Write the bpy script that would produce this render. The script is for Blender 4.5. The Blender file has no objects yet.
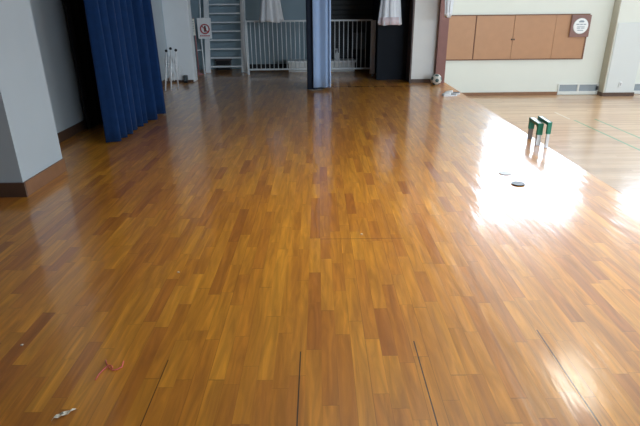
import bpy, bmesh, math, random
from mathutils import Vector, Matrix
random.seed(7)
C = bpy.context.scene.collection
sc = bpy.context.scene
PI = math.pi

# ------------------------------------------------------------------ camera
PITCH, ROLL = math.radians(22.4), math.radians(0.6)
F = Vector((0, math.cos(PITCH), -math.sin(PITCH)))
X = Vector((1, 0, 0))
U = X.cross(F)
X2 = math.cos(ROLL) * X - math.sin(ROLL) * U
U2 = math.sin(ROLL) * X + math.cos(ROLL) * U
cam_d = bpy.data.cameras.new('camera')
cam_d.sensor_width = 36.0
cam_d.lens = 510.0 / 640.0 * 36.0
cam_d.clip_start = 0.05
cam = bpy.data.objects.new('camera', cam_d)
C.objects.link(cam)
m3 = Matrix((X2, U2, -F)).transposed()
cam.matrix_world = Matrix.Translation((0, 0, 1.5)) @ m3.to_4x4()
sc.camera = cam

# ------------------------------------------------------------------ world, exposure
w = bpy.data.worlds.new('world'); sc.world = w; w.use_nodes = True
w.node_tree.nodes['Background'].inputs[0].default_value = (0.75, 0.86, 1.0, 1)
w.node_tree.nodes['Background'].inputs[1].default_value = 1.0
sc.view_settings.view_transform = 'Standard'
sc.view_settings.look = 'None'
sc.view_settings.gamma = 1
sc.view_settings.use_curve_mapping = False
sc.view_settings.exposure = 0.0
sc.cycles.use_denoising = True
sc.cycles.sample_clamp_indirect = 6.0
sc.cycles.max_bounces = 8
sc.cycles.diffuse_bounces = 5

# ------------------------------------------------------------------ daylight through the gym windows
STAGE_EDGE = 2.53
GX0, GX1, GY0, GY1, GZ0, GZ1 = STAGE_EDGE, 22.0, -10.0, 14.75, -1.0, 7.5
def window_light(name, loc, rot, sx, sy, radiance, col=(0.72, 0.85, 1.0)):
    d = bpy.data.lights.new(name, 'AREA')
    d.shape = 'RECTANGLE'; d.size = sx; d.size_y = sy
    d.energy = radiance * PI * sx * sy
    d.color = col
    o = bpy.data.objects.new(name, d); C.objects.link(o)
    o.location = loc; o.rotation_euler = rot
    return o
WZ0, WZ1 = 2.0, 4.9
FAR_WIN = [(4.9, 8.5, 10.0), (9.3, 13.0, 7.0), (13.8, 17.4, 6.0), (18.0, 21.2, 6.0)]
for a, b, L in FAR_WIN:
    window_light('daylight_far', ((a+b)/2, GY1+0.12, (WZ0+WZ1)/2), (-PI/2, 0, 0), b-a-0.02, WZ1-WZ0-0.02, L)
for a, b, L in [(4.9, 8.5, 22), (9.4, 13.0, 18), (13.8, 17.4, 12)]:
    window_light('daylight_near', ((a+b)/2, GY0-0.12, (WZ0+WZ1)/2), (PI/2, 0, 0), b-a-0.02, WZ1-WZ0-0.02, L)
SIDE_WIN = [(-8, -3), (-1.5, 3.5), (5, 10)]
for a, b in SIDE_WIN:
    window_light('daylight_side', (GX1+0.12, (a+b)/2, 3.7), (0, PI/2, 0), 3.2-0.02, b-a-0.02, 8)

# unseen fill light, added to brighten the boards (its housing is built further down)
d = bpy.data.lights.new('added_fill_light', 'AREA'); d.shape = 'RECTANGLE'; d.size = 2.1; d.size_y = 0.22
d.energy = 50; d.color = (1.0, 0.97, 0.92); d.spread = math.radians(108)
o = bpy.data.objects.new('added_fill_light', d); C.objects.link(o); o.location = (1.4, 3.6, 4.13)

# ------------------------------------------------------------------ materials
def mat(name, col, rough=0.6, metal=0.0, noise=0.0, nscale=20.0, bump=0.0, coat=0.0, sheen=0.0, spec=0.5):
    m = bpy.data.materials.new(name); m.use_nodes = True
    nt = m.node_tree; b = nt.nodes['Principled BSDF']
    b.inputs['Base Color'].default_value = (*col, 1)
    b.inputs['Roughness'].default_value = rough
    b.inputs['Metallic'].default_value = metal
    b.inputs['Specular IOR Level'].default_value = spec
    b.inputs['Coat Weight'].default_value = coat
    b.inputs['Sheen Weight'].default_value = sheen
    tc = nt.nodes.new('ShaderNodeTexCoord')
    n = nt.nodes.new('ShaderNodeTexNoise'); n.inputs['Scale'].default_value = nscale; n.inputs['Detail'].default_value = 4
    nt.links.new(tc.outputs['Object'], n.inputs['Vector'])
    mx = nt.nodes.new('ShaderNodeMix'); mx.data_type = 'RGBA'
    mx.inputs['A'].default_value = (*[max(0, c*(1-noise)) for c in col], 1)
    mx.inputs['B'].default_value = (*[min(1, c*(1+noise)) for c in col], 1)
    nt.links.new(n.outputs['Fac'], mx.inputs['Factor'])
    nt.links.new(mx.outputs['Result'], b.inputs['Base Color'])
    if bump:
        bp = nt.nodes.new('ShaderNodeBump'); bp.inputs['Strength'].default_value = bump; bp.inputs['Distance'].default_value = 0.01
        nt.links.new(n.outputs['Fac'], bp.inputs['Height']); nt.links.new(bp.outputs['Normal'], b.inputs['Normal'])
    return m

def plank_mat(name, axis_swap, width, length, ramp, coat, coat_rough, rough, lines=None, seams=None, cup=0.02, grain=0.30, cupdist=0.002):
    """strip flooring: boards run along Y (or X when axis_swap)"""
    m = bpy.data.materials.new(name); m.use_nodes = True
    nt = m.node_tree; N = nt.nodes.new; Lk = nt.links.new
    b = nt.nodes['Principled BSDF']
    geo = N('ShaderNodeTexCoord'); sep = N('ShaderNodeSeparateXYZ'); Lk(geo.outputs['Object'], sep.inputs[0])
    px, py = sep.outputs['X'], sep.outputs['Y']
    X_, Y_ = px, py
    if axis_swap: px, py = py, px
    def M(op, a, bb=None, c=None):
        n = N('ShaderNodeMath'); n.operation = op
        for i, v in enumerate((a, bb, c)):
            if v is None: continue
            if isinstance(v, (int, float)): n.inputs[i].default_value = v
            else: Lk(v, n.inputs[i])
        return n.outputs[0]
    def mixc(fac, A, B, blend='MIX'):
        n = N('ShaderNodeMix'); n.data_type = 'RGBA'; n.blend_type = blend
        for k, v in (('Factor', fac), ('A', A), ('B', B)):
            if isinstance(v, (int, float)): n.inputs[k].default_value = v
            elif isinstance(v, tuple): n.inputs[k].default_value = (*v, 1)
            else: Lk(v, n.inputs[k])
        return n.outputs['Result']
    u = M('DIVIDE', px, width); row = M('FLOOR', u); fu = M('FRACT', u)
    wn = N('ShaderNodeTexWhiteNoise'); wn.noise_dimensions = '1D'; Lk(row, wn.inputs['W'])
    v = M('DIVIDE', M('ADD', py, M('MULTIPLY', wn.outputs['Value'], 7.3)), length)
    # uneven board lengths
    v = M('ADD', v, M('MULTIPLY', M('SINE', M('MULTIPLY', v, 1.7)), 0.33))
    cell = M('FLOOR', v); fv = M('FRACT', v)
    cmb = N('ShaderNodeCombineXYZ'); Lk(row, cmb.inputs[0]); Lk(cell, cmb.inputs[1])
    w2 = N('ShaderNodeTexWhiteNoise'); w2.noise_dimensions = '2D'; Lk(cmb.outputs[0], w2.inputs['Vector'])
    rnd = w2.outputs['Value']
    cr = N('ShaderNodeValToRGB'); Lk(rnd, cr.inputs[0])
    e = cr.color_ramp.elements
    e[0].position, e[0].color = ramp[0][0], (*ramp[0][1], 1)
    e[1].position, e[1].color = ramp[-1][0], (*ramp[-1][1], 1)
    for p_, c_ in ramp[1:-1]:
        q = e.new(p_); q.color = (*c_, 1)
    # grain
    gv = N('ShaderNodeCombineXYZ')
    Lk(M('MULTIPLY', px, 1/width*1.6), gv.inputs[0]); Lk(M('MULTIPLY', py, 2.2), gv.inputs[1]); Lk(M('MULTIPLY', rnd, 40), gv.inputs[2])
    gn = N('ShaderNodeTexNoise'); gn.inputs['Scale'].default_value = 1.0; gn.inputs['Detail'].default_value = 5; gn.inputs['Distortion'].default_value = 1.2
    Lk(gv.outputs[0], gn.inputs['Vector'])
    g = N('ShaderNodeMapRange'); g.inputs[1].default_value = 0.3; g.inputs[2].default_value = 0.7
    g.inputs[3].default_value = 1 - grain; g.inputs[4].default_value = 1 + grain*0.5
    Lk(gn.outputs['Fac'], g.inputs[0])
    gc = N('ShaderNodeCombineColor')
    for i in range(3): Lk(g.outputs[0], gc.inputs[i])
    col = mixc(1.0, cr.outputs[0], gc.outputs[0], 'MULTIPLY')
    # long soft streaks running with the boards, across several of them
    sv = N('ShaderNodeCombineXYZ'); Lk(M('MULTIPLY', px, 14), sv.inputs[0]); Lk(M('MULTIPLY', py, 1.3), sv.inputs[1]); Lk(M('MULTIPLY', rnd, 3), sv.inputs[2])
    sn_ = N('ShaderNodeTexNoise'); sn_.inputs['Scale'].default_value = 1.0; sn_.inputs['Detail'].default_value = 6; sn_.inputs['Roughness'].default_value = 0.62; sn_.inputs['Distortion'].default_value = 0.6
    Lk(sv.outputs[0], sn_.inputs['Vector'])
    sm = N('ShaderNodeMapRange'); sm.inputs[1].default_value = 0.36; sm.inputs[2].default_value = 0.6
    sm.inputs[3].default_value = grain*1.1; sm.inputs[4].default_value = 0.0
    Lk(sn_.outputs['Fac'], sm.inputs[0])
    col = mixc(sm.outputs[0], col, tuple(c*k for c, k in zip(ramp[0][1], (0.55, 0.42, 0.5))))
    # joints
    jx = M('MULTIPLY', M('LESS_THAN', M('MINIMUM', fu, M('SUBTRACT', 1.0, fu)), 0.0016/width), M('GREATER_THAN', wn.outputs['Value'], 0.35))
    jy = M('LESS_THAN', M('MINIMUM', fv, M('SUBTRACT', 1.0, fv)), 0.002/length)
    j = M('MULTIPLY', M('MAXIMUM', M('MULTIPLY', jx, M('POWER', wn.outputs['Value'], 2.0)), M('MULTIPLY', jy, 0.5)), 0.6)
    col = mixc(j, col, tuple(c*0.28 for c in ramp[0][1]))
    for (axis, pos, lo, hi, hw, cc) in (lines or []):
        a_, b_ = (X_, Y_) if axis == 'x' else (Y_, X_)
        f_ = M('MULTIPLY', M('LESS_THAN', M('ABSOLUTE', M('SUBTRACT', a_, pos)), hw),
               M('MULTIPLY', M('GREATER_THAN', b_, lo), M('LESS_THAN', b_, hi)))
        col = mixc(M('MULTIPLY', f_, 0.9), col, cc)
    Lk(col, b.inputs['Base Color'])
    # gloss and unevenness
    wear = N('ShaderNodeTexNoise'); wear.inputs['Scale'].default_value = 1.3; wear.inputs['Detail'].default_value = 4
    Lk(geo.outputs['Object'], wear.inputs['Vector'])
    b.inputs['Roughness'].default_value = rough
    b.inputs['Specular IOR Level'].default_value = 0.7
    b.inputs['Coat Weight'].default_value = coat
    b.inputs['Coat IOR'].default_value = 1.55
    Lk(M('ADD', coat_rough - 0.02, M('ADD', M('MULTIPLY', wear.outputs['Fac'], 0.05), M('MULTIPLY', rnd, 0.05))), b.inputs['Coat Roughness'])
    hgt = M('ADD', M('MULTIPLY', M('SINE', M('MULTIPLY', fu, PI)), cup), M('MULTIPLY', rnd, cup*0.6))
    ln = N('ShaderNodeTexNoise'); ln.inputs['Scale'].default_value = 1.0; ln.inputs['Detail'].default_value = 3
    lv = N('ShaderNodeCombineXYZ'); Lk(M('MULTIPLY', px, 9), lv.inputs[0]); Lk(M('MULTIPLY', py, 1.6), lv.inputs[1])
    Lk(lv.outputs[0], ln.inputs['Vector'])
    hgt = M('ADD', hgt, M('MULTIPLY', ln.outputs['Fac'], 1.6))
    bp = N('ShaderNodeBump'); bp.inputs['Strength'].default_value = 1.0; bp.inputs['Distance'].default_value = cupdist
    Lk(hgt, bp.inputs['Height'])
    Lk(bp.outputs['Normal'], b.inputs['Coat Normal']); Lk(bp.outputs['Normal'], b.inputs['Normal'])
    return m

STAGE_RAMP = [(0.0, (0.48, 0.165, 0.019)), (0.10, (0.60, 0.225, 0.020)), (0.5, (0.70, 0.285, 0.022)), (1.0, (0.78, 0.340, 0.028))]
dk = (0.02, 0.01, 0.005)
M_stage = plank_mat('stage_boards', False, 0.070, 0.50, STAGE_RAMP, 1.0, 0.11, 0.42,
    lines=[('x', 1.062, -3, 2.10, 0.0035, dk), ('x', 0.442, -3, 2.02, 0.003, dk), ('x', -0.097, -3, 1.95, 0.003, dk),
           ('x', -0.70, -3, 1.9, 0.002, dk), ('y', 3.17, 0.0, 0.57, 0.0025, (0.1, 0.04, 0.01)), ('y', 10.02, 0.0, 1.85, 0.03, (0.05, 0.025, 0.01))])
GYM_RAMP = [(0.0, (0.52, 0.30, 0.15)), (0.5, (0.62, 0.37, 0.19)), (1.0, (0.70, 0.44, 0.24))]
M_gymf = plank_mat('gym_boards', True, 0.09, 1.6, GYM_RAMP, 0.9, 0.12, 0.4, grain=0.1,
    lines=[('x', 5.75, -8, 11.4, 0.025, (0.08, 0.30, 0.12)), ('x', 5.70, 11.5, 12.3, 0.02, (0.78, 0.66, 0.5)),
           ('x', 6.26, -8, 11.5, 0.025, (0.08, 0.30, 0.12))])
M_wall = mat('stage_wall_paint', (0.42, 0.475, 0.51), 0.75, noise=0.04, nscale=3, bump=0.05)
M_pillar = mat('pillar_paint', (0.74, 0.75, 0.73), 0.7, noise=0.04, nscale=4)
M_wall_lit = mat('stage_wall_paint_lit', (0.76, 0.80, 0.82), 0.7, noise=0.04, nscale=4)  # stage wall paint made lighter, brightness of the far wall put into the colour
M_gwall = mat('gym_wall_paint', (0.70, 0.73, 0.68), 0.75, noise=0.03, nscale=2, bump=0.04)
M_grey = mat('wing_wall_paint', (0.27, 0.36, 0.41), 0.75, noise=0.08, nscale=3)
M_dark = mat('black_board', (0.007, 0.010, 0.015), 0.7, noise=0.3, nscale=5, spec=0.2)
M_ceil = mat('stage_ceiling_paint', (0.10, 0.10, 0.11), 0.8, noise=0.1)
M_gceil = mat('gym_ceiling_paint', (0.72, 0.73, 0.70), 0.8, noise=0.04)
M_bbd = mat('baseboard_dark', (0.085, 0.045, 0.028), 0.5, noise=0.25, nscale=15)
M_bbm = mat('baseboard_brown', (0.22, 0.10, 0.042), 0.45, noise=0.2, nscale=12)
M_trim = mat('mauve_brown_trim', (0.25, 0.105, 0.085), 0.5, noise=0.12, nscale=8)
M_jamb = mat('dark_brown_jamb', (0.085, 0.06, 0.057), 0.5, noise=0.2)
M_tan = mat('tan_pillar_side', (0.42, 0.39, 0.31), 0.7, noise=0.05)
M_white = mat('white_enamel', (0.80, 0.82, 0.83), 0.35, noise=0.04)
M_offw = mat('off_white_paint', (0.70, 0.72, 0.70), 0.6, noise=0.05)
M_rail = mat('grey_white_rail_paint', (0.72, 0.77, 0.79), 0.45, noise=0.05)
M_wood = mat('cabinet_wood', (0.42, 0.22, 0.11), 0.45, noise=0.08, nscale=6)
M_wood2 = mat('cabinet_wood_edge', (0.16, 0.07, 0.035), 0.5, noise=0.1)
M_frame = mat('mauve_frame_wood', (0.22, 0.12, 0.105), 0.6, noise=0.15, nscale=40)
M_black = mat('black_plastic', (0.012, 0.012, 0.014), 0.4)
M_blue = mat('navy_velvet', (0.003, 0.024, 0.090), 0.9, noise=0.3, nscale=12, sheen=0.03, spec=0.2)
M_blackc = mat('black_drape_cloth', (0.010, 0.010, 0.011), 0.95, noise=0.2)
M_lblue = mat('light_blue_cloth', (0.30, 0.43, 0.66), 0.85, noise=0.06, nscale=10, sheen=0.2)
M_navy = mat('dark_navy_lining', (0.012, 0.02, 0.04), 0.9, noise=0.2)
M_cloth = mat('white_cloth', (0.78, 0.83, 0.88), 0.85, noise=0.06, nscale=15, sheen=0.2)
M_lace = mat('pinkish_hem', (0.70, 0.60, 0.63), 0.85, noise=0.15, nscale=60)
M_metal = mat('dull_aluminium', (0.55, 0.57, 0.58), 0.38, metal=0.6, noise=0.1)
M_green = mat('green_plastic', (0.012, 0.19, 0.115), 0.45, noise=0.15)
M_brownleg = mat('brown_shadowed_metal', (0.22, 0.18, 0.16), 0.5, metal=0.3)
M_red = mat('red_print', (0.45, 0.05, 0.06), 0.6)
M_pink = mat('faded_red_post', (0.35, 0.16, 0.16), 0.5, noise=0.2)
M_glass = mat('grey_vent_mesh', (0.28, 0.33, 0.37), 0.35, noise=0.15, nscale=80)
M_paper = mat('crumpled_paper', (0.70, 0.66, 0.55), 0.8, noise=0.1)
M_thread = mat('red_thread', (0.75, 0.16, 0.17), 0.8)
M_brown = mat('ball_brown', (0.30, 0.20, 0.13), 0.5)
M_teal = mat('ball_dark_teal', (0.03, 0.08, 0.08), 0.4)
M_cream = mat('cream_notice', (0.82, 0.82, 0.72), 0.7)
M_slipblue = mat('slipper_lining', (0.06, 0.08, 0.11), 0.8)
M_cap = mat('grey_cap', (0.42, 0.43, 0.44), 0.4)
M_rope = mat('pale_rope', (0.5, 0.5, 0.48), 0.9)
M_conc = mat('stage_front_board', (0.45, 0.28, 0.16), 0.5, noise=0.1)
def emit_mat(name, col, s):
    m = bpy.data.materials.new(name); m.use_nodes = True
    b = m.node_tree.nodes['Principled BSDF']
    b.inputs['Emission Color'].default_value = (*col, 1); b.inputs['Emission Strength'].default_value = s
    b.inputs['Base Color'].default_value = (0.8, 0.8, 0.8, 1)
    return m
M_lamp = emit_mat('lamp_diffuser', (1.0, 0.95, 0.80), 17)

# ------------------------------------------------------------------ mesh helpers
def B(bm, x0, x1, y0, y1, z0, z1):
    vs = [bm.verts.new((x, y, z)) for z in (z0, z1) for x, y in ((x0, y0), (x1, y0), (x1, y1), (x0, y1))]
    for f in ((3, 2, 1, 0), (4, 5, 6, 7), (0, 1, 5, 4), (1, 2, 6, 5), (2, 3, 7, 6), (3, 0, 4, 7)):
        bm.faces.new([vs[i] for i in f])
    return vs
def bar(bm, p, q, w_, d_, up=(0, 0, 1)):
    """rectangular bar from p to q"""
    p, q = Vector(p), Vector(q); ax = (q-p).normalized(); upv = Vector(up)
    if abs(ax.dot(upv)) > 0.98: upv = Vector((0, 1, 0))
    s = ax.cross(upv).normalized(); t = s.cross(ax)
    vs = [bm.verts.new(e + s*a*w_/2 + t*b_*d_/2) for e in (p, q) for a, b_ in ((-1, -1), (1, -1), (1, 1), (-1, 1))]
    for f in ((3, 2, 1, 0), (4, 5, 6, 7), (0, 1, 5, 4), (1, 2, 6, 5), (2, 3, 7, 6), (3, 0, 4, 7)):
        bm.faces.new([vs[i] for i in f])
def tube(bm, pts, r, n=10, cap=True):
    pts = [Vector(p) for p in pts]; rings = []
    rr = r if isinstance(r, (list, tuple)) else [r]*len(pts)
    prev = None
    for i, p in enumerate(pts):
        a = pts[min(i+1, len(pts)-1)] - pts[max(i-1, 0)]; a.normalize()
        ref = prev if prev is not None else (Vector((0, 0, 1)) if abs(a.z) < 0.9 else Vector((1, 0, 0)))
        s = a.cross(ref).normalized(); t = s.cross(a).normalized(); prev = t
        rings.append([bm.verts.new(p + (s*math.cos(2*PI*k/n) + t*math.sin(2*PI*k/n))*rr[i]) for k in range(n)])
    for i in range(len(rings)-1):
        for k in range(n):
            bm.faces.new((rings[i][k], rings[i][(k+1) % n], rings[i+1][(k+1) % n], rings[i+1][k]))
    if cap:
        bm.faces.new(list(reversed(rings[0]))); bm.faces.new(rings[-1])
def lathe(bm, prof, c=(0, 0, 0), n=32, axis='z'):
    rings = []
    for r, h in prof:
        ring = []
        for k in range(n):
            a = 2*PI*k/n
            if axis == 'z': v = (c[0]+r*math.cos(a), c[1]+r*math.sin(a), c[2]+h)
            else: v = (c[0]+r*math.cos(a), c[1]-h, c[2]+r*math.sin(a))
            ring.append(bm.verts.new(v))
        rings.append(ring)
    for i in range(len(rings)-1):
        for k in range(n):
            bm.faces.new((rings[i][k], rings[i][(k+1) % n], rings[i+1][(k+1) % n], rings[i+1][k]))
    bm.faces.new(list(reversed(rings[0]))); bm.faces.new(rings[-1])
def obj(name, bm, m, parent=None, smooth=False, bevel=0.0, mats=None):
    me = bpy.data.meshes.new(name)
    bmesh.ops.recalc_face_normals(bm, faces=bm.faces)
    if smooth:
        for f in bm.faces: f.smooth = True
    bm.to_mesh(me); bm.free()
    me.materials.append(m)
    for x in (mats or []): me.materials.append(x)
    o = bpy.data.objects.new(name, me); C.objects.link(o)
    if parent is not None:
        o.parent = parent
        o.location = -Vector(parent.location) if parent.parent is None else (0, 0, 0)     # children are written in scene coordinates
    if bevel:
        md = o.modifiers.new('bevel', 'BEVEL'); md.width = bevel; md.segments = 2; md.limit_method = 'ANGLE'
    return o
def new(): return bmesh.new()
def boxes(name, m, lst, parent=None, bevel=0.0):
    bm = new()
    for b_ in lst: B(bm, *b_)
    return obj(name, bm, m, parent, bevel=bevel)
def struct(o): o['kind'] = 'structure'; return o
def tag(o, label, cat, group=None):
    o['label'] = label; o['category'] = cat
    if group: o['group'] = group
    return o
def thing(name, label, cat, loc, group=None):
    o = bpy.data.objects.new(name, None); C.objects.link(o); o.location = loc; o.empty_display_size = 0.1
    return tag(o, label, cat, group)

# ------------------------------------------------------------------ setting: stage
SB = -4.6      # back of the wide part of the stage
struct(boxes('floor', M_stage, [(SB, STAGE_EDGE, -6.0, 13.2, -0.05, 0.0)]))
struct(boxes('wall_stage_front', M_conc, [(STAGE_EDGE-0.06, STAGE_EDGE-0.03, -2.0, 10.3, -1.0, -0.05)]))
struct(boxes('floor_gym', M_gymf, [(STAGE_EDGE-0.03, GX1, GY0, GY1, -1.05, -1.0)]))
H = 4.3
struct(boxes('ceiling', M_ceil, [(SB-0.1, STAGE_EDGE, -6.0, 13.3, H, H+0.1)]))
struct(boxes('wall_rear', M_ceil, [(SB-0.1, SB, -6.0, 4.06, 0, H)]))
struct(boxes('wall_near', M_ceil, [(SB-0.1, STAGE_EDGE, -6.1, -6.0, -1, H)]))
struct(boxes('wall_column', M_wall, [(SB-0.1, -2.50, 4.08, 4.80, 0, H)]))
struct(boxes('baseboard_column', M_bbd, [(SB, -2.482, 4.06, 4.08, 0, 0.125)]))
struct(boxes('baseboard_column_side', M_bbm, [(-2.50, -2.482, 4.081, 4.80, 0, 0.125)]))
struct(boxes('wall_passage', M_wall, [(-3.2, -3.08, 4.80, 10.87, 0, H)]))
struct(boxes('baseboard_passage', M_bbd, [(-3.08, -3.06, 4.80, 10.87, 0, 0.11)]))
struct(boxes('wall_left', M_wall_lit, [(-3.08, -2.57, 10.87, 11.15, 0.0, H)], bevel=0.02))
struct(boxes('baseboard_left', M_bbd, [(-3.08, -2.60, 10.85, 10.87, 0, 0.045)]))
struct(boxes('wall_wing_left', M_grey, [(-3.2, -3.08, 11.15, 13.2, 0, H)]))
struct(boxes('wall_back', M_grey, [(-3.2, 0.1, 13.1, 13.2, 0, H)]))
struct(boxes('baseboard_back', M_black, [(-1.72, 0.1, 13.08, 13.1, 0, 0.11)]))
struct(boxes('wall_back_dark', M_dark, [(0.1, 2.5, 13.1, 13.2, 0, H)]))
struct(boxes('wall_wing_right', M_dark, [(1.32, 1.42, 11.0, 13.1, 0, H)]))
struct(boxes('wall_pillar', M_pillar, [(1.845, 2.33, 10.45, 10.95, 0, H)]))
struct(boxes('trim_1', M_jamb, [(1.815, 1.845, 10.44, 10.95, 0, H)]))
struct(boxes('baseboard_pillar', M_bbd, [(1.845, 2.31, 10.43, 10.45, 0, 0.07)]))
struct(boxes('trim_2', M_trim, [(2.31, 2.49, 10.33, 10.60, 0, H)]))
struct(boxes('wall_gym_corner', M_gwall, [(2.35, 2.47, 10.60, GY1, -1, GZ1)]))
struct(boxes('wall_proscenium', M_gwall, [(2.50, 2.62, GY0, 10.45, 3.1, GZ1), (2.50, 2.62, GY0, -2.0, -1, 3.1)]))
# dark door between the pillar and the gate
d = struct(boxes('door_1', M_dark, [(1.205, 1.815, 10.88, 10.93, 0.0, 2.6)]))
boxes('door_handle', M_black, [(1.775, 1.80, 10.85, 10.88, 1.42, 1.62)], d)
struct(boxes('wall_over_door', M_dark, [(1.205, 1.815, 10.88, 10.95, 2.6, H)]))
# horizontal ribs of the dark shutter behind the rail
bm = new()
for i in range(22):
    B(bm, 0.12, 1.31, 13.06, 13.099, 0.02+i*0.11, 0.122+i*0.11)
s = obj('roller_shutter', bm, mat('shutter_slats', (0.05, 0.058, 0.062), 0.6, noise=0.2), bevel=0.01)
tag(s, 'dark ribbed roller shutter on the wall behind the white railing', 'shutter')

# ------------------------------------------------------------------ setting: gym
bm = new()
B(bm, 2.35, GX1, GY1, GY1+0.25, -1, WZ0); B(bm, 2.35, GX1, GY1, GY1+0.25, WZ1, GZ1)
xs = [2.35] + [v for a, b, L in FAR_WIN for v in (a, b)] + [GX1]
for i in range(0, len(xs), 2): B(bm, xs[i], xs[i+1], GY1, GY1+0.25, WZ0, WZ1)
struct(obj('wall_gym_far', bm, M_gwall))
bm = new()
B(bm, 2.5, GX1, GY0-0.25, GY0, -1, WZ0); B(bm, 2.5, GX1, GY0-0.25, GY0, WZ1, GZ1)
xs = [2.5, 4.9, 8.5, 9.4, 13.0, 13.8, 17.4, GX1]
for i in range(0, len(xs), 2): B(bm, xs[i], xs[i+1], GY0-0.25, GY0, WZ0, WZ1)
struct(obj('wall_gym_near', bm, M_gwall))
bm = new()
B(bm, GX1, GX1+0.25, GY0, GY1, -1, 2.1); B(bm, GX1, GX1+0.25, GY0, GY1, 5.3, GZ1)
ys = [GY0, -8, -3, -1.5, 3.5, 5, 10, GY1]
for i in range(0, len(ys), 2): B(bm, GX1, GX1+0.25, ys[i], ys[i+1], 2.1, 5.3)
struct(obj('wall_gym_side', bm, M_gwall))
struct(boxes('ceiling_gym', M_gceil, [(2.5, GX1+0.25, GY0-0.25, GY1+0.25, GZ1, GZ1+0.1)]))
k = 3
for a, b, L in FAR_WIN:
    bm = new()
    for x in (a, (a+b)/2-0.02, b-0.04): B(bm, x, x+0.04, GY1+0.03, GY1+0.08, WZ0, WZ1)
    for z in (WZ0, (WZ0+WZ1)/2, WZ1-0.04): B(bm, a, b, GY1+0.035, GY1+0.075, z, z+0.04)
    struct(obj('window_%d' % k, bm, M_metal)); k += 1
# low vent windows at floor level
def vent(n, x0, x1):
    fr = struct(boxes('window_%d' % n, M_offw, [(x0, x1, 14.71, 14.75, -0.715, -0.69), (x0, x1, 14.71, 14.75, -0.97, -0.90),
        (x0, x0+0.03, 14.71, 14.75, -0.9, -0.715), ((x0+x1)/2-0.025, (x0+x1)/2+0.025, 14.71, 14.75, -0.9, -0.715), (x1-0.03, x1, 14.71, 14.75, -0.9, -0.715)]))
    boxes('window_pane', M_glass, [(x0+0.03, (x0+x1)/2-0.025, 14.735, 14.748, -0.9, -0.715)], fr)
    boxes('window_pane', M_glass, [((x0+x1)/2+0.025, x1-0.03, 14.735, 14.748, -0.9, -0.715)], fr)
    return fr
v1 = vent(1, 6.80, 7.94)
boxes('window_latch', M_black, [(7.87, 7.92, 14.68, 14.71, -0.86, -0.76)], v1)
vent(2, 8.86, 10.0)
struct(boxes('baseboard_gym', M_bbm, [(2.47, 6.80, 14.725, 14.75, -1, -0.91), (10.0, 14.0, 14.725, 14.75, -1, -0.91)]))
struct(boxes('wall_gym_pillar', M_gwall, [(7.965, 8.80, 14.45, 14.75, -1, GZ1)]))
struct(boxes('trim_3', M_tan, [(7.945, 7.965, 14.452, 14.75, -0.9, GZ1)]))
struct(boxes('trim_4', mat('pillar_pad', (0.63, 0.67, 0.67), 0.6), [(7.99, 8.78, 14.425, 14.45, -0.90, 0.93)], bevel=0.01))
struct(boxes('baseboard_gym_pillar', M_bbd, [(7.93, 8.82, 14.42, 14.449, -1, -0.90), (7.93, 7.964, 14.449, 14.70, -1, -0.90)]))
sw = tag(boxes('wall_socket', M_white, [(8.33, 8.41, 14.40, 14.425, -0.73, -0.60)], bevel=0.006), 'small white socket plate low on the gym pillar', 'socket')
boxes('socket_face', M_cap, [(8.35, 8.39, 14.394, 14.40, -0.71, -0.63)], sw)

t = thing('added_fill_lamp', 'unseen fill lamp added under the stage ceiling to brighten the boards', 'lamp', (1.4, 3.6, 4.3))
boxes('lamp_housing', mat('fill_lamp_enamel', (0.8, 0.8, 0.8), 0.4), [(0.3, 2.48, 3.46, 3.74, 4.14, 4.26), (0.5, 0.56, 3.57, 3.63, 4.26, 4.278), (2.2, 2.26, 3.57, 3.63, 4.26, 4.278)], t, bevel=0.01)  # made-up housing around the added fill light, out of view
# ceiling lamp of the gym
t = thing('ceiling_lamp', 'large gym ceiling lamp above the floor beside the stage', 'lamp', (6.4, 10.25, GZ1))
boxes('lamp_housing', M_white, [(6.0, 6.75, 9.35, 11.0, GZ1-0.18, GZ1)], t)
boxes('lamp_diffuser', M_lamp, [(6.05, 6.7, 9.42, 10.93, GZ1-0.21, GZ1-0.18)], t)

# ------------------------------------------------------------------ gym wall cabinet
t = thing('wall_cabinet', 'long wooden sliding-door cabinet recessed in the cream gym wall', 'cabinet', (5.4, 14.75, 0.0))
boxes('cabinet_frame', M_wood2, [(3.40, 7.34, 14.70, 14.748, -0.02, 0.005), (3.40, 7.34, 14.70, 14.748, 1.135, 1.16),
      (3.43, 7.31, 14.738, 14.748, 0.005, 1.135), (3.40, 3.43, 14.70, 14.748, 0.005, 1.135), (7.31, 7.34, 14.70, 14.748, 0.005, 1.135)], t)
for i, (a, b) in enumerate(((3.43, 4.265), (4.295, 5.322), (5.33, 6.445), (6.452, 7.31))):
    y = 14.715 if i % 2 else 14.712
    dd = boxes('door', M_wood, [(a, b, y, 14.737, 0.006, 1.134)], t, bevel=0.003)
    if i in (1, 2):
        bm = new(); lathe(bm, [(0.012, 0), (0.012, 0.012), (0.022, 0.016), (0.02, 0.026), (0.008, 0.03)], ((5.30 if i == 1 else 5.36), y, 0.52), 14, 'y')
        obj('knob', bm, M_black, dd)
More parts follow.
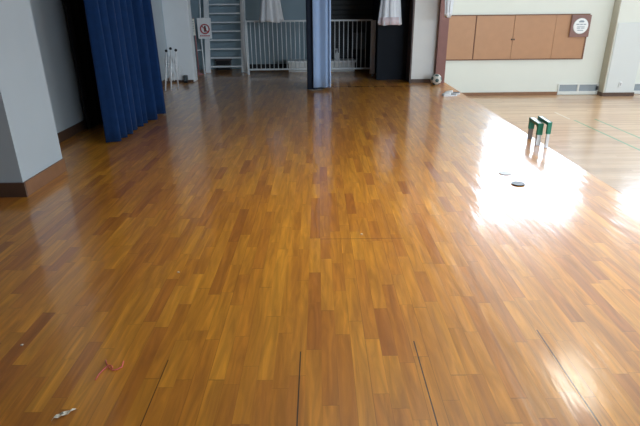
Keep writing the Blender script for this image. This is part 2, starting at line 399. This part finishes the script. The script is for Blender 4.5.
# brown square board with the round white plate
t = thing('notice_board', 'square mauve-brown board with a round white plate at the cabinet corner', 'sign', (7.1, 14.69, 0.85))
boxes('backing_board', M_frame, [(6.84, 7.36, 14.65, 14.699, 0.57, 1.13)], t, bevel=0.008)
bm = new(); lathe(bm, [(0.19, 0), (0.195, 0.012), (0.185, 0.02), (0.165, 0.02)], (7.10, 14.65, 0.85), 40, 'y')
pl = obj('round_plate', bm, M_white, t)
bm = new(); lathe(bm, [(0.205, 0), (0.205, 0.008), (0.197, 0.010)], (7.10, 14.65, 0.85), 40, 'y'); obj('plate_rim', bm, M_cap, t)
grey = mat('grey_print', (0.22, 0.28, 0.33), 0.7)
for q in [(7.03, 7.17, 14.622, 14.629, 0.945, 0.975), (7.06, 7.15, 14.622, 14.629, 0.98, 0.995), (6.97, 7.05, 14.622, 14.629, 0.885, 0.905),
      (7.07, 7.14, 14.622, 14.629, 0.885, 0.905), (7.16, 7.23, 14.622, 14.629, 0.885, 0.905), (7.0, 7.2, 14.622, 14.629, 0.835, 0.845),
      (7.0, 7.09, 14.622, 14.629, 0.79, 0.81), (7.11, 7.2, 14.622, 14.629, 0.79, 0.81), (7.02, 7.18, 14.622, 14.629, 0.735, 0.75)]:
    boxes('printed_line', grey, [q], pl).location = (0, 0, 0)

# ------------------------------------------------------------------ curtains
def curtain_bm(path, z0, z1, folds, amp, thick=0.012, nz=14, phase=0.0, flare=0.0, seed=1, wob=0.5):
    """path: list of (x,y); pleats run vertically; returns a closed thin solid"""
    rnd = random.Random(seed)
    pts = [Vector((p[0], p[1])) for p in path]
    seg = [(pts[i+1]-pts[i]).length for i in range(len(pts)-1)]; tot = sum(seg)
    n = folds*10
    ph = [rnd.uniform(-0.6, 0.6) for _ in range(folds+1)]; am = [rnd.uniform(0.35, 1.4) for _ in range(folds+1)]
    base = []
    for i in range(n+1):
        s = tot*i/n; j = 0; r = s
        while j < len(seg)-1 and r > seg[j]: r -= seg[j]; j += 1
        d_ = (pts[j+1]-pts[j]).normalized()
        base.append((pts[j]+d_*r, Vector((d_.y, -d_.x)), i/n))
    bm = new(); F_, K_ = [], []
    for kz in range(nz+1):
        z = z0+(z1-z0)*kz/nz; zz = 1-kz/nz
        fr, bk = [], []
        for p, nn, q in base:
            qi = q*folds; i0 = int(min(folds-1, qi)); ff = qi-i0
            pha = ph[i0]*(1-ff)+ph[i0+1]*ff; a = am[i0]*(1-ff)+am[i0+1]*ff
            a *= amp*(1+flare*zz)
            off = a*math.sin(2*PI*qi+pha+phase+wob*zz*math.sin(3*q+seed)) + 0.25*a*math.sin(4*PI*qi+1.3+1.2*zz)
            v = p+nn*off
            fr.append(bm.verts.new((v.x, v.y, z))); v = v-nn*thick
            bk.append(bm.verts.new((v.x, v.y, z)))
        F_.append(fr); K_.append(bk)
    for a in range(nz):
        for i in range(n):
            bm.faces.new((F_[a][i], F_[a][i+1], F_[a+1][i+1], F_[a+1][i]))
            bm.faces.new((K_[a][i+1], K_[a][i], K_[a+1][i], K_[a+1][i+1]))
        bm.faces.new((F_[a][0], F_[a+1][0], K_[a+1][0], K_[a][0]))
        bm.faces.new((F_[a][n], K_[a][n], K_[a+1][n], F_[a+1][n]))
    for i in range(n):
        bm.faces.new((F_[0][i+1], F_[0][i], K_[0][i], K_[0][i+1]))
        bm.faces.new((F_[nz][i], F_[nz][i+1], K_[nz][i+1], K_[nz][i]))
    return bm
def track(path, z=H-0.03):
    bm = new()
    for i in range(len(path)-1): bar(bm, (*path[i], z), (*path[i+1], z), 0.05, 0.05)
    return bm
pth = [(-2.43, 5.82), (-2.38, 6.2), (-2.37, 6.9), (-2.36, 7.52)]
t = thing('stage_curtain', 'pleated navy blue side curtain at the left of the stage', 'curtain', (-2.4, 6.75, 0.02))
obj('drape', curtain_bm(pth, 0.015, H-0.05, 8, 0.07, flare=0.15, wob=1.6, seed=12, nz=18), M_blue, t, smooth=True)
obj('curtain_track', track(pth), M_metal, t)
pth = [(-3.0, 6.55), (-3.0, 9.9)]
t = thing('black_drape', 'black drape on the passage wall behind the navy curtain', 'curtain', (-3.0, 8.2, 0.02))
obj('drape', curtain_bm(pth, 0.01, H-0.05, 16, 0.022, seed=9), M_blackc, t, smooth=True)
obj('curtain_track', track(pth), M_black, t)
# gathered light blue curtain in the middle
t = thing('gathered_curtain', 'narrow light blue curtain with dark navy edge hanging mid-stage', 'curtain', (0.05, 9.75, 0.0))
obj('drape', curtain_bm([(-0.095, 9.60), (0.04, 9.625), (0.215, 9.60), (0.20, 9.95)], 0.05, H-0.06, 4, 0.018, seed=3, wob=0.2), M_lblue, t, smooth=True)
obj('dark_lining', curtain_bm([(-0.205, 9.86), (-0.20, 9.68), (-0.085, 9.63), (0.10, 9.72), (0.18, 9.95)], 0.012, H-0.05, 5, 0.014, seed=6, wob=0.2), M_navy, t, smooth=True)
obj('curtain_track', track([(-0.25, 9.78), (0.25, 9.78)]), M_metal, t)

# hanging white cloth bundles
def bundle(x, y, z0, r0, r1, hh, label, hem, seed, tilt=0.0):
    t = thing('hanging_cloth', label, 'cloth', (x, y, z0), 'white cloths hanging above the stage wing')
    rnd = random.Random(seed); n = 72; nz = 14; bm = new(); rings = []
    for kz in range(nz+1):
        q = kz/nz; z = z0+hh*q
        r = r1+(r0-r1)*(1-q)**1.3
        if q > 0.85: r *= max(0.12, (1-q)/0.15)
        ring = []
        for i in range(n):
            a = 2*PI*i/n
            rr = r*(1+0.16*math.sin(7*a+seed+q)+0.09*math.sin(13*a+2*seed+1.5*q))
            ring.append(bm.verts.new((x+rr*math.cos(a)+tilt*(1-q), y+rr*0.45*math.sin(a), z+(0.02*math.sin(3*a+seed) if kz == 0 else 0))))
        rings.append(ring)
    for kz in range(nz):
        for i in range(n): bm.faces.new((rings[kz][i], rings[kz][(i+1) % n], rings[kz+1][(i+1) % n], rings[kz+1][i]))
    bm.faces.new(rings[-1]); bm.faces.new(list(reversed(rings[0])))
    obj('cloth_body', bm, M_cloth, t, smooth=True)
    if hem:
        bm = new(); rg = []
        for kz, (z, s_) in enumerate(((z0-0.01, 1.03), (z0+0.13, 0.985))):
            rg.append([bm.verts.new((x+r0*s_*(1+0.10*math.sin(7*2*PI*i/n+seed))*math.cos(2*PI*i/n)+tilt, y+r0*s_*0.47*(1+0.1*math.sin(7*2*PI*i/n+seed))*math.sin(2*PI*i/n), z)) for i in range(n)])
        for i in range(n): bm.faces.new((rg[0][i], rg[0][(i+1) % n], rg[1][(i+1) % n], rg[1][i]))
        o = obj('lace_hem', bm, M_lace, t, smooth=True); o.modifiers.new('thick', 'SOLIDIFY').thickness = 0.012
        o['label'] = 'pinkish lace hem'
    bm = new(); tube(bm, [(x, y, z0+hh-0.02), (x, y, H)], 0.012, 8); obj('rope', bm, M_rope, t)
    return t
bundle(-0.99, 11.5, 1.14, 0.225, 0.12, 1.0, 'white gathered cloth hanging over the railing beside the stairs', False, 1)
bundle(1.405, 10.6, 1.10, 0.205, 0.12, 1.0, 'white gathered cloth with pinkish hem hanging before the black door', True, 5)
bundle(2.335, 9.80, 1.25, 0.055, 0.10, 0.9, 'small white cloth hanging before the mauve-brown pillar trim', False, 3)

# ------------------------------------------------------------------ railing
RY = 12.0
t = thing('white_railing', 'white upright-bar railing across the back of the stage wing', 'railing', (-0.2, RY, 0))
boxes('top_rail', M_rail, [(-1.60, 1.20, RY-0.018, RY+0.018, 1.12, 1.155)], t, bevel=0.006)
boxes('bottom_rail', M_rail, [(-1.60, 1.20, RY-0.018, RY+0.018, 0.09, 0.125)], t, bevel=0.006)
boxes('post', M_rail, [(-1.61, -1.57, RY-0.02, RY+0.02, 0, 1.15)], t)
boxes('post', M_rail, [(1.17, 1.21, RY-0.02, RY+0.02, 0, 1.15)], t)
boxes('post', M_rail, [(-0.02, 0.02, RY-0.02, RY+0.02, 0, 1.12)], t)
x = -1.50
while x < 1.15:
    if abs(x) > 0.04:
        bm = new(); tube(bm, [(x, RY, 0.12), (x, RY, 1.125)], 0.0085, 8); obj('bar', bm, M_rail, t, smooth=True)
    x += 0.0985
# open gate leaf seen nearly edge-on
t = thing('gate_leaf', 'pale grey gate leaf standing open at the right railing end', 'gate', (1.19, 11.7, 0))
boxes('gate_panel', M_white, [(1.165, 1.195, 11.46, 11.97, 0.10, 1.145)], t, bevel=0.006)
boxes('end_post', M_white, [(1.13, 1.22, 11.40, 11.455, 0.06, 1.155)], t, bevel=0.008)
for yy in (11.43, 11.9):
    bm = new(); tube(bm, [(1.155, yy, 0.032), (1.20, yy, 0.032)], 0.03, 16); obj('caster', bm, M_cap, t, smooth=True)
    
# step box behind the railing
t = thing('step_platform', 'low white step platform behind the railing', 'platform', (0.07, 12.6, 0))
boxes('tread_board', M_white, [(-0.72, 0.87, 12.38, 12.86, 0.20, 0.245)], t, bevel=0.006)
boxes('riser_board', M_offw, [(-0.70, 0.85, 12.40, 12.43, 0, 0.20), (-0.70, 0.85, 12.80, 12.83, 0, 0.20)], t)
boxes('side_board', M_offw, [(-0.70, -0.67, 12.43, 12.80, 0, 0.20)], t)
boxes('side_board', M_offw, [(0.82, 0.85, 12.43, 12.80, 0, 0.20)], t)
t = thing('spray_bottle', 'small white bottle standing on the white step platform', 'bottle', (0.44, 12.5, 0.245))
bm = new(); lathe(bm, [(0.045, 0), (0.05, 0.01), (0.05, 0.12), (0.035, 0.16), (0.018, 0.18), (0.018, 0.20)], (0.44, 12.5, 0.245), 20); obj('bottle_body', bm, M_white, t, smooth=True)
bm = new(); B(bm, 0.425, 0.455, 12.485, 12.515, 0.444, 0.50); B(bm, 0.39, 0.455, 12.49, 12.51, 0.48, 0.505); obj('spray_head', bm, M_cap, t)
wb = tag(boxes('wall_box', mat('dim_grey_box', (0.10, 0.12, 0.13), 0.6), [(0.83, 1.15, 12.96, 13.058, 0.44, 0.82)], bevel=0.01), 'dim grey box mounted on the dark shutter behind the bars', 'box')
boxes('box_lid', mat('dim_grey_lid', (0.13, 0.15, 0.16), 0.6), [(0.85, 1.13, 12.95, 12.96, 0.46, 0.80)], wb)

# ------------------------------------------------------------------ stairs
t = thing('steep_stairs', 'steep white open-tread stairs at the back left of the wing', 'stairs', (-2.17, 12.4, 0))
RISE, RUN = 0.193, 0.055
n = 15; ytop = 12.42+n*RUN
for sx, nm in ((-2.59, 'stringer'), (-1.745, 'stringer')):
    bm = new(); bar(bm, (sx, 12.36, 0.0), (sx, 12.36+RUN/RISE*2.95, 2.95), 0.115, 0.035, up=(0, 1, 0.3)); obj(nm, bm, M_white, t)
for i in range(n):
    z = 0.145+i*RISE; y = 12.42+i*RUN
    if z > 2.9: break
    bm = new(); B(bm, -2.53, -1.805, y-0.02, y+0.16, z-0.026, z); B(bm, -2.53, -1.805, y-0.022, y-0.012, z-0.026, z+0.004)
    obj('tread', bm, M_rail, t)
for sx in (-2.66, -1.66):
    bm = new(); tube(bm, [(sx, 12.22, 0.0), (sx, 12.26, 0.80), (sx, 12.55, 2.0), (sx, 12.85, 2.9)], 0.016, 8); obj('handrail', bm, M_rail, t, smooth=True)
# low dark crate behind the stairs
t = thing('dark_crate', 'low dark crate lying behind the lowest stair treads', 'crate', (-2.3, 12.99, 0))
boxes('crate_body', M_black, [(-2.50, -2.15, 12.9, 13.08, 0, 0.22)], t, bevel=0.01)
boxes('crate_rim', M_jamb, [(-2.52, -2.13, 12.88, 13.09, 0.22, 0.25)], t)

# post with notice boards
t = thing('sign_post', 'slim faded red post holding notices left of the stairs', 'post', (-2.75, 12.1, 0))
bm = new(); tube(bm, [(-2.76, 12.12, 0.0), (-2.76, 12.12, 1.22)], 0.016, 10); obj('pole', bm, M_pink, t, smooth=True)
bm = new(); lathe(bm, [(0.10, 0), (0.10, 0.015), (0.03, 0.03), (0.02, 0.06)], (-2.76, 12.12, 0), 24); obj('base', bm, M_pink, t, smooth=True)
bm = new(); tube(bm, [(-2.76, 12.12, 0.53), (-2.64, 12.2, 0.53)], 0.012, 8); obj('cross_bar', bm, M_rail, t)
bm = new(); tube(bm, [(-2.62, 12.12, 0.0), (-2.64, 12.14, 0.80)], 0.012, 8); obj('side_pole', bm, M_rail, t)
t = thing('prohibition_sign', 'white notice with a red ring and dark figure by the stairs', 'sign', (-2.56, 12.07, 0.98))
boxes('sign_board', M_white, [(-2.715, -2.415, 12.065, 12.085, 0.78, 1.215)], t)
bm = new(); nn = 40
for r0_, r1_ in ((0.083, 0.108),):
    a_ = [[bm.verts.new((-2.555+r*math.cos(2*PI*i/nn), y, 0.985+r*math.sin(2*PI*i/nn))) for i in range(nn)] for r, y in ((r0_, 12.058), (r1_, 12.058), (r1_, 12.0645), (r0_, 12.0645))]
    for k in range(4):
        for i in range(nn): bm.faces.new((a_[k][i], a_[k][(i+1) % nn], a_[(k+1) % 4][(i+1) % nn], a_[(k+1) % 4][i]))
obj('red_ring', bm, M_red, t)
bm = new()
lathe(bm, [(0.022, 0), (0.022, 0.005)], (-2.55, 12.064, 1.03), 14, 'y')
B(bm, -2.575, -2.525, 12.059, 12.064, 0.945, 1.01); B(bm, -2.572, -2.556, 12.059, 12.064, 0.915, 0.945); B(bm, -2.542, -2.526, 12.059, 12.064, 0.915, 0.945)
obj('figure', bm, M_jamb, t)
bm = new(); bar(bm, (-2.615, 12.0595, 1.045), (-2.495, 12.0595, 0.925), 0.018, 0.006, up=(0, 1, 0)); obj('red_bar', bm, M_red, t)
boxes('text_line', M_red, [(-2.67+i*0.045, -2.64+i*0.045, 12.06, 12.064, 0.83, 0.855) for i in range(5)], t)
t.location.x += 0.035
sn = tag(boxes('side_notice', M_cream, [(-2.83, -2.745, 12.09, 12.10, 0.85, 1.20)]), 'narrow cream notice left of the white prohibition sign', 'sign')
for i in range(5): boxes('printed_line', grey, [(-2.815, -2.76, 12.086, 12.0895, 1.14-i*0.05, 1.15-i*0.05)], sn)

# ------------------------------------------------------------------ folded white rack
t = thing('folding_rack', 'folded white tube rack with black end knobs by the left wall', 'rack', (-2.75, 9.9, 0))
def stick(p, q, r, nm, m): bm = new(); tube(bm, [p, q], r, 10); return obj(nm, bm, m, t, smooth=True)
for (xt, zt, xb, yb, zb) in ((-2.83, 0.68, -2.88, 9.75, 0), (-2.745, 0.72, -2.79, 9.82, 0), (-2.65, 0.69, -2.70, 9.98, 0)):
    stick((xt, 9.93, zt), (xb, yb, zb), 0.014, 'leg', M_white)
    bm = new(); bmesh.ops.create_uvsphere(bm, u_segments=14, v_segments=10, radius=0.026, matrix=Matrix.Translation((xt, 9.93, zt+0.02))); obj('end_knob', bm, M_black, t, smooth=True)
for p, q in (((-2.84, 9.93, 0.62), (-2.76, 9.93, 0.22)), ((-2.75, 9.92, 0.65), (-2.84, 9.9, 0.25)), ((-2.75, 9.93, 0.63), (-2.68, 9.95, 0.25)), ((-2.66, 9.93, 0.62), (-2.76, 9.93, 0.25)), ((-2.84, 9.92, 0.45), (-2.66, 9.93, 0.45))):
    stick(p, q, 0.010, 'brace', M_white)
for xa, xb in ((-2.87, -2.865), (-2.80, -2.815), (-2.775, -2.765), (-2.71, -2.73), (-2.68, -2.665)):
    stick((xa, 9.91, 0.60), (xb, 9.88, 0.16), 0.008, 'brace', M_white)
pts = [(-2.60+0.035*math.cos(a), 9.93, 0.37+0.06*math.sin(a)) for a in [2*PI*i/20 for i in range(21)]]
bm = new(); tube(bm, [(-2.655, 9.93, 0.38), (-2.635, 9.93, 0.38)], 0.006, 8); tube(bm, pts, 0.006, 8, cap=False); obj('hook_loop', bm, M_offw, t, smooth=True)
t = thing('door_stop', 'small dark grey doorstop standing before the white left wall', 'doorstop', (-2.74, 10.8, 0))
boxes('stop_block', mat('dark_grey_rubber', (0.06, 0.075, 0.085), 0.6), [(-2.78, -2.70, 10.76, 10.83, 0.04, 0.15)], t, bevel=0.01)
boxes('foot', M_black, [(-2.77, -2.71, 10.75, 10.84, 0, 0.04)], t)

# ------------------------------------------------------------------ ball and slippers near the pillar
bm = new(); bmesh.ops.create_icosphere(bm, subdivisions=5, radius=0.105)
ic = new(); bmesh.ops.create_icosphere(ic, subdivisions=1, radius=1.0); cs = [v.co.normalized() for v in ic.verts]; ic.free()
rot = Matrix.Rotation(0.5, 4, 'X') @ Matrix.Rotation(0.9, 4, 'Z')
for f in bm.faces:
    c = f.calc_center_median().normalized(); ds = sorted((c.dot(v) for v in cs), reverse=True)
    f.material_index = 1 if ds[0] > 0.945 else (2 if ds[0]-ds[1] < 0.03 and ds[0] > 0.8 and ds[2] < 0.6 else 0)
bmesh.ops.transform(bm, matrix=Matrix.Translation((2.275, 10.10, 0.105)) @ rot, verts=bm.verts)
o = obj('soccer_ball', bm, mat('worn_ball_panel', (0.58, 0.57, 0.52), 0.5, noise=0.2), smooth=True, mats=[M_teal, M_brown])
tag(o, 'white ball with dark patches resting against the mauve-brown trim', 'ball')

def slipper(cx, cy, ang, label):
    t = thing('slipper', label, 'slipper', (cx, cy, 0), 'white slippers on the stage edge')
    R_ = Matrix.Translation((cx, cy, 0)) @ Matrix.Rotation(ang, 4, 'Z')
    L_, n = 0.27, 16
    def hw(q): return 0.042+0.012*math.sin(PI*min(1, q*1.1)) if q < 0.9 else 0.05*math.sqrt(max(0.02, 1-((q-0.9)/0.1)**2))
    def end(q): return math.sqrt(max(0.05, 1-((0.12-q)/0.12)**2)) if q < 0.12 else 1
    bm = new(); lo, hi = [], []
    outline = [(L_*(i/n)-L_/2, hw(i/n)*end(i/n)) for i in range(n+1)]
    loop = outline+[(x, -y) for x, y in reversed(outline)]
    a = [bm.verts.new((x, y, 0)) for x, y in loop]; b_ = [bm.verts.new((x, y, 0.022)) for x, y in loop]
    bm.faces.new(list(reversed(a))); bm.faces.new(b_)
    for i in range(len(loop)): bm.faces.new((a[i], a[(i+1) % len(loop)], b_[(i+1) % len(loop)], b_[i]))
    bmesh.ops.transform(bm, matrix=R_, verts=bm.verts); obj('sole', bm, M_white, t)
    bm = new(); a = [bm.verts.new((x*0.93, y*0.85, 0.024)) for x, y in loop]; b_ = [bm.verts.new((x*0.93, y*0.85, 0.027)) for x, y in loop]
    bm.faces.new(list(reversed(a))); bm.faces.new(b_)
    for i in range(len(loop)): bm.faces.new((a[i], a[(i+1) % len(loop)], b_[(i+1) % len(loop)], b_[i]))
    bmesh.ops.transform(bm, matrix=R_, verts=bm.verts); obj('insole', bm, M_slipblue, t)
    bm = new(); rings = []
    for i in range(9):
        q = 0.48+0.52*i/8; x = L_*q-L_/2; h = 0.040*math.sqrt(max(0.03, 1-((q-0.48)/0.53)**2)); ww = hw(q)*1.03
        rings.append([bm.verts.new((x, ww*math.cos(PI*k/12), 0.02+h*math.sin(PI*k/12))) for k in range(13)])
    for i in range(8):
        for k in range(12): bm.faces.new((rings[i][k], rings[i][k+1], rings[i+1][k+1], rings[i+1][k]))
    bmesh.ops.transform(bm, matrix=R_, verts=bm.verts)
    o = obj('upper', bm, M_white, t, smooth=True); o.modifiers.new('thick', 'SOLIDIFY').thickness = 0.005
    return t
slipper(2.25, 8.88, PI+0.15, 'white slipper pointing left on the stage edge, nearer of two')
slipper(2.34, 9.06, PI-0.10, 'white slipper pointing left on the stage edge, farther of two')

# ------------------------------------------------------------------ green and silver stool on the stage edge
t = thing('folding_stool', 'small green and silver low stool standing on the stage edge', 'stool', (2.44, 5.66, 0))
def hoop(x0, x1, ya, yb, h, top, nearleg):
    bm = new(); B(bm, x0+0.006, x1-0.006, ya+0.02, yb-0.02, h-0.012, h+0.003); obj('top_plate', bm, top, t, bevel=0.004)
    bm = new(); B(bm, x0, x0+0.007, ya, yb, h-0.03, h+0.004); B(bm, x1-0.007, x1, ya, yb, h-0.03, h+0.004); obj('edge_rail', bm, M_green, t)
    for y_, m_, nm in ((ya, nearleg, 'leg'), (yb-0.03, M_brownleg, 'leg')):
        bm = new(); B(bm, x0+0.006, x1-0.006, y_, y_+0.022, 0.0, h-0.10); lg = obj(nm, bm, m_, t, bevel=0.003)
        bm = new(); B(bm, x0, x1, y_-0.004, y_+0.03, h-0.125, h+0.002); obj('corner_cap', bm, M_green, lg, bevel=0.004)
        lg.children[0].location = (0, 0, 0)
hoop(2.415, 2.477, 5.55, 5.88, 0.245, M_metal, M_metal)
hoop(2.482, 2.528, 5.45, 5.80, 0.280, M_white, M_metal)
boxes('cross_tube', M_green, [(2.47, 2.484, 5.66, 5.68, 0.215, 0.235)], t)

t.rotation_euler.z = -0.085; t.location.x += 0.006
# ------------------------------------------------------------------ small things on the floor
def disc(x, y, r, h, m, nm, label):
    bm = new(); lathe(bm, [(r*0.96, 0), (r, h*0.3), (r, h*0.75), (r*0.93, h), (r*0.55, h*0.9)], (x, y, 0), 32)
    return tag(obj(nm, bm, m, smooth=False), label, 'disc')
disc(1.752, 4.255, 0.058, 0.011, M_black, 'round_cap', 'dark round flat cap lying on the stage, nearer the camera')
disc(1.742, 4.565, 0.055, 0.006, M_cap, 'round_cap', 'pale grey round flat cap lying farther from the camera')
bm = new()
g_ = [[bm.verts.new((-1.058+0.055*i/5+0.006*j, 1.535+0.011*j+0.035*i/5*0.8, 0.001+0.012*abs(math.sin(i*1.4+j*0.9)))) for j in range(4)] for i in range(6)]
for i in range(5):
    for j in range(3): bm.faces.new((g_[i][j], g_[i+1][j], g_[i+1][j+1], g_[i][j+1]))
o = obj('paper_scrap', bm, M_paper); o.modifiers.new('thick', 'SOLIDIFY').thickness = 0.001
tag(o, 'small crumpled pale scrap on the floor at the lower left', 'litter')
ctl = [(-0.978, 1.765), (-0.975, 1.80), (-0.967, 1.835), (-0.955, 1.858), (-0.945, 1.84), (-0.925, 1.826), (-0.905, 1.83), (-0.892, 1.85), (-0.898, 1.885)]
bm = new(); tube(bm, [(x, y, 0.003+0.004*abs(math.sin(i*1.3))) for i, (x, y) in enumerate(ctl)], 0.0024, 6)
tube(bm, [(-0.985, 1.90, 0.003), (-0.965, 1.865, 0.004), (-0.94, 1.855, 0.006), (-0.93, 1.838, 0.004)], 0.0019, 6)
tag(obj('thread', bm, M_thread, smooth=True), 'curled piece of red thread on the floorboards', 'thread')
def crumb(x, y, s_, label):
    bm = new(); bmesh.ops.create_icosphere(bm, subdivisions=2, radius=s_)
    for v in bm.verts: v.co = Vector((v.co.x*1.3, v.co.y, max(-s_*0.35, v.co.z*0.5)))*random.uniform(0.85, 1.1)
    zmin = min(v.co.z for v in bm.verts)
    bmesh.ops.translate(bm, vec=(x, y, -zmin), verts=bm.verts)
    return tag(obj('crumb', bm, M_paper), label, 'litter', 'white crumbs on the stage floor')
crumb(-1.432, 2.02, 0.006, 'tiny white crumb near the left edge of the photo')
crumb(-0.86, 2.72, 0.006, 'tiny pale crumb on the boards left of centre, beyond the red thread')
crumb(0.29, 3.24, 0.007, 'tiny white crumb right of centre on the stage boards')
